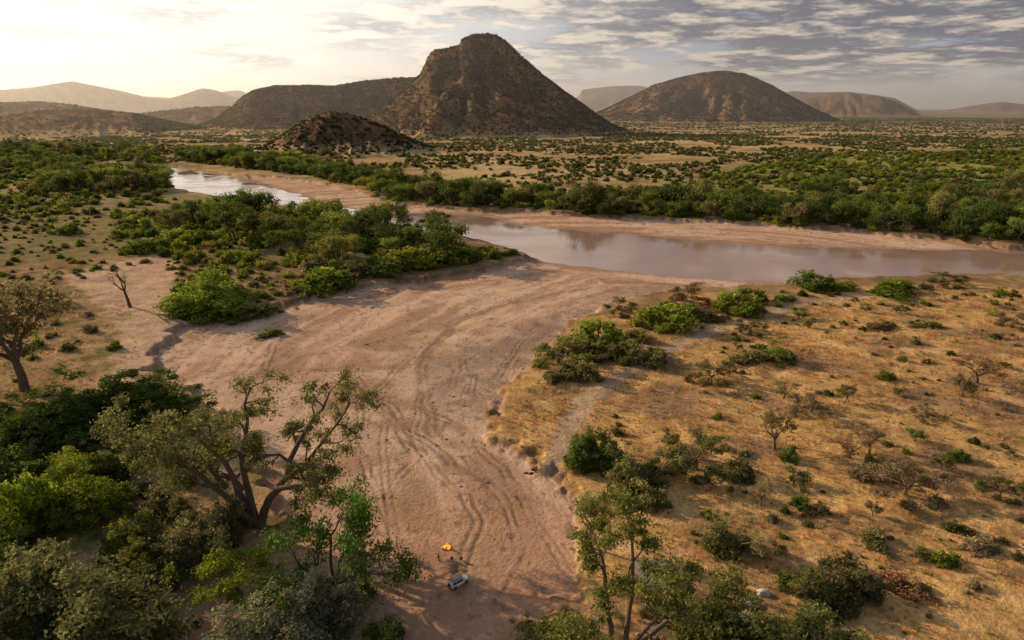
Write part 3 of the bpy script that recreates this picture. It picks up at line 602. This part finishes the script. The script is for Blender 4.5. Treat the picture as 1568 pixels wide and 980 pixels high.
# ------------------------------------------------ people
SKIN=simple('skin',(.22,.12,.075),.6,0,.05);HAIR=simple('hair',(.02,.015,.01),.8)
def person(x,y,face,seated,shirt,trousers):
    v=[];e=[];rd=[];lab=[]
    def a(p,r_,l,par=None):
        v.append(p);rd.append(r_);lab.append(l);i=len(v)-1
        if par is not None: e.append((par,i))
        return i
    b=.5 if seated else .95
    pel=a((0,0,b),.15,'t');sp=a((0,-.02,b+.22),.13,'s',pel);ch=a((0,-.02,b+.42),.15,'s',sp);nk=a((0,0,b+.56),.06,'k',ch);h1=a((0,.015,b+.66),.085,'k',nk);h2=a((0,.01,b+.76),.09,'h',h1)
    a((0,.11,b+.66),.016,'k',h1)
    for sx_ in(-1,1):
        a((sx_*.095,.01,b+.67),.018,'k',h1)
        sh=a((sx_*.19,-.02,b+.46),.065,'s',ch);el=a((sx_*.26,.06 if seated else 0,b+.2),.045,'s',sh)
        wr=a((sx_*.2,.3 if seated else .07,b+.12 if seated else b-.04),.03,'k',el)
        pm_=a((v[wr][0],v[wr][1]+(.07 if seated else .02),v[wr][2]-(.01 if seated else .08)),.032,'k',wr)
        for fi,(o_,ln) in enumerate([(-.03,.07),(-.01,.085),(.01,.08),(.03,.06)]):
            p0=v[pm_];d=(0,1,-.3) if seated else (0,.25,-1)
            m1=a((p0[0]+o_,p0[1]+d[1]*ln*.6,p0[2]+d[2]*ln*.6),.009,'k',pm_);a((p0[0]+o_,p0[1]+d[1]*ln*1.1,p0[2]+d[2]*ln*1.1-.01),.008,'k',m1)
        p0=v[pm_];a((p0[0]-sx_*.05,p0[1]+.03,p0[2]+.01),.011,'k',pm_)
        hp=a((sx_*.1,0,b-.03),.105,'t',pel)
        if seated: kn=a((sx_*.13,.43,.52),.075,'t',hp);an=a((sx_*.13,.46,.1),.045,'t',kn)
        else: kn=a((sx_*.12,.02,.5),.07,'t',hp);an=a((sx_*.13,0,.09),.045,'t',kn)
        a((sx_*.14,v[an][1]+.17,.045),.04,'f',an)
    me=bpy.data.meshes.new('body');me.from_pydata(v,e,[]);o=link(bpy.data.objects.new('person',me))
    md=o.modifiers.new('skin','SKIN');sv=me.skin_vertices[0].data
    for i,r_ in enumerate(rd): sv[i].radius=(r_,r_*.85 if lab[i] in'st' else r_)
    sv[0].use_root=True
    o.modifiers.new('sub','SUBSURF').levels=1
    dg=bpy.context.evaluated_depsgraph_get();m2=bpy.data.meshes.new_from_object(o.evaluated_get(dg));o.modifiers.clear();o.data=m2
    m2.materials.clear()
    for q in(shirt,trousers,SKIN,HAIR,RUB): m2.materials.append(q)
    va=np.array(v);key={'s':0,'t':1,'k':2,'h':3,'f':4}
    for p in m2.polygons:
        c=np.array(p.center);p.material_index=key[lab[int(np.argmin(((va-c)**2).sum(1)))]];p.use_smooth=True
        if p.material_index==2 and c[2]>b+.64 and c[1]<-.01 and abs(c[0])<.1: p.material_index=3
    z=float(height(np.array([x]),np.array([y]))[0]);o.location=(x,y,z);o.rotation_euler=(0,0,face)
    if seated:
        c=link(bpy.data.objects.new('camp_chair',None));c.location=(x,y,z);c.rotation_euler=(0,0,face)
        bx('seat',c,CHC,-.27,.27,-.22,.28,.34,.38,.01);bx('backrest',c,CHC,-.27,.27,-.27,-.23,.38,.95,.01)
        for s1 in(-.27,.27):
            bx('armrest',c,MET,s1-.025,s1+.025,-.22,.28,.6,.63,.005)
            for s2 in(-.23,.25): bx('leg',c,MET,s1-.015,s1+.015,s2-.015,s2+.015,0,.6,0)
CHC=simple('chair_canvas',(.06,.07,.06),.9)
for u,v,seat,c1,c2 in[(672,860,False,(.08,.09,.12),(.04,.04,.05)),(692,859,True,(.25,.10,.07),(.05,.05,.07)),(706,859,True,(.10,.13,.18),(.08,.07,.06))]:
    x,y=pxw(u,v,-2.45);fa=math.atan2(fy-y,fx-x)-math.pi/2
    person(x,y,fa,seat,simple('shirt',c1,.9),simple('trousers',c2,.9))
x,y=pxw(699,868,-2.45)
tb=link(bpy.data.objects.new('camp_table',None));tb.location=(x,y,float(height(np.array([x]),np.array([y]))[0]))
bx('table_top',tb,MET,-.5,.5,-.3,.3,.68,.72,.01)
for s1 in(-.45,.45):
    for s2 in(-.25,.25): bx('leg',tb,MET,s1-.02,s1+.02,s2-.02,s2+.02,0,.68,0)
# ------------------------------------------------ haze (real volume over the far plain), sun, sky
SAZ=math.radians(-60);SEL=math.radians(19.5)
bm=bmesh.new();bmesh.ops.create_cube(bm,size=1)
for v in bm.verts: v.co=(v.co.x*90000,1400+(v.co.y+.5)*46000,-60+(v.co.z+.5)*760)
me=bpy.data.meshes.new('haze');bm.to_mesh(me);bm.free()
hm_,t=newmat('air_haze');vs=N(t,'ShaderNodeVolumeScatter');vs.inputs['Color'].default_value=(.98,.96,.96,1);vs.inputs['Density'].default_value=5.2e-5;vs.inputs['Anisotropy'].default_value=.55
o=N(t,'ShaderNodeOutputMaterial');t.links.new(vs.outputs[0],o.inputs['Volume']);me.materials.append(hm_);link(bpy.data.objects.new('haze',me))
sl=bpy.data.lights.new('sun','SUN');sl.energy=5;sl.angle=math.radians(.6);sl.color=(1,.73,.44);so=link(bpy.data.objects.new('sun',sl))
sd=Vector((math.sin(SAZ)*math.cos(SEL),math.cos(SAZ)*math.cos(SEL),math.sin(SEL)));so.rotation_euler=sd.to_track_quat('Z','Y').to_euler()
w=bpy.data.worlds.new('World');sc.world=w;w.use_nodes=True;t=w.node_tree;t.nodes.clear();L=t.links.new
sk=N(t,'ShaderNodeTexSky',sky_type='NISHITA',sun_disc=False);sk.sun_elevation=SEL;sk.sun_rotation=SAZ%(2*math.pi);sk.air_density=1.2;sk.dust_density=1.5
tc=N(t,'ShaderNodeTexCoord');sx=N(t,'ShaderNodeSeparateXYZ');L(tc.outputs['Generated'],sx.inputs[0])
def M(op,a,b=None,c=None):
    n=N(t,'ShaderNodeMath',operation=op)
    for i,q in enumerate((a,b,c)):
        if q is None: continue
        if isinstance(q,(int,float)): n.inputs[i].default_value=q
        else: L(q,n.inputs[i])
    return n.outputs[0]
def MR(a,f0,f1,t0=0,t1=1):
    n=N(t,'ShaderNodeMapRange');n.interpolation_type='SMOOTHSTEP';L(a,n.inputs[0])
    for i,q in enumerate((f0,f1,t0,t1)): n.inputs[i+1].default_value=q
    return n.outputs[0]
zz_=M('MAXIMUM',sx.outputs[2],0);zc=M('ADD',zz_,.10)
cb=N(t,'ShaderNodeCombineXYZ');L(M('DIVIDE',sx.outputs[0],zc),cb.inputs[0]);L(M('DIVIDE',sx.outputs[1],zc),cb.inputs[1])
n1_=N(t,'ShaderNodeTexNoise');n1_.inputs['Scale'].default_value=1.1;n1_.inputs['Detail'].default_value=10;n1_.inputs['Roughness'].default_value=.64;L(cb.outputs[0],n1_.inputs[0])
n2_=N(t,'ShaderNodeTexNoise');n2_.inputs['Scale'].default_value=2.2;n2_.inputs['Detail'].default_value=10;n2_.inputs['Roughness'].default_value=.66;L(cb.outputs[0],n2_.inputs[0])
dp=N(t,'ShaderNodeVectorMath',operation='DOT_PRODUCT');L(tc.outputs['Generated'],dp.inputs[0]);dp.inputs[1].default_value=sd
side=MR(dp.outputs['Value'],.25,.86)
right=MR(sx.outputs[0],-.1,.55)
def RGB(c):
    n=N(t,'ShaderNodeRGB');n.outputs[0].default_value=(*c,1);return n.outputs[0]
def MX(f,a,b):
    n=N(t,'ShaderNodeMix',data_type='RGBA')
    if isinstance(f,(int,float)): n.inputs[0].default_value=f
    else: L(f,n.inputs[0])
    L(a,n.inputs[6]);L(b,n.inputs[7]);return n.outputs[2]
hor=MX(side,RGB((6.8,5.8,5.2)),RGB((14.5,12.8,10.6)))
upp=MX(side,RGB((2.9,3.5,4.4)),RGB((12.5,11.9,10.8)))
lowsky=MX(MR(zz_,.0,.10),hor,upp)
base=MX(MR(zz_,.14,.45),lowsky,sk.outputs[0])
bias=M('ADD',M('MULTIPLY',right,.09),M('MULTIPLY',M('MINIMUM',zz_,.16),.9))
cov=M('MULTIPLY',MR(M('ADD',n1_.outputs[0],bias),.51,.60),MR(zz_,.012,.05))
dark=MX(side,RGB((1.5,1.6,2.0)),RGB((8.4,8.2,8.0)))
lit=MX(side,RGB((7.0,6.0,4.9)),RGB((14,12.8,11)))
cc=MX(MR(M('SUBTRACT',n2_.outputs[0],M('MULTIPLY',right,.05)),.42,.58),dark,lit)
fin=MX(M('MULTIPLY',cov,MR(zz_,.9,.3)),base,cc)
bg=N(t,'ShaderNodeBackground');bg.inputs[1].default_value=.10;L(fin,bg.inputs[0]);o=N(t,'ShaderNodeOutputWorld');L(bg.outputs[0],o.inputs[0])
# ------------------------------------------------ camera
cd=bpy.data.cameras.new('camera');cd.lens=24;cd.sensor_width=36;cd.clip_start=1;cd.clip_end=100000
co=link(bpy.data.objects.new('camera',cd));co.location=(0,0,CH);co.rotation_euler=(math.pi/2-P,0,0);sc.camera=co
sc.view_settings.view_transform='Standard';sc.view_settings.look='None';sc.view_settings.exposure=0
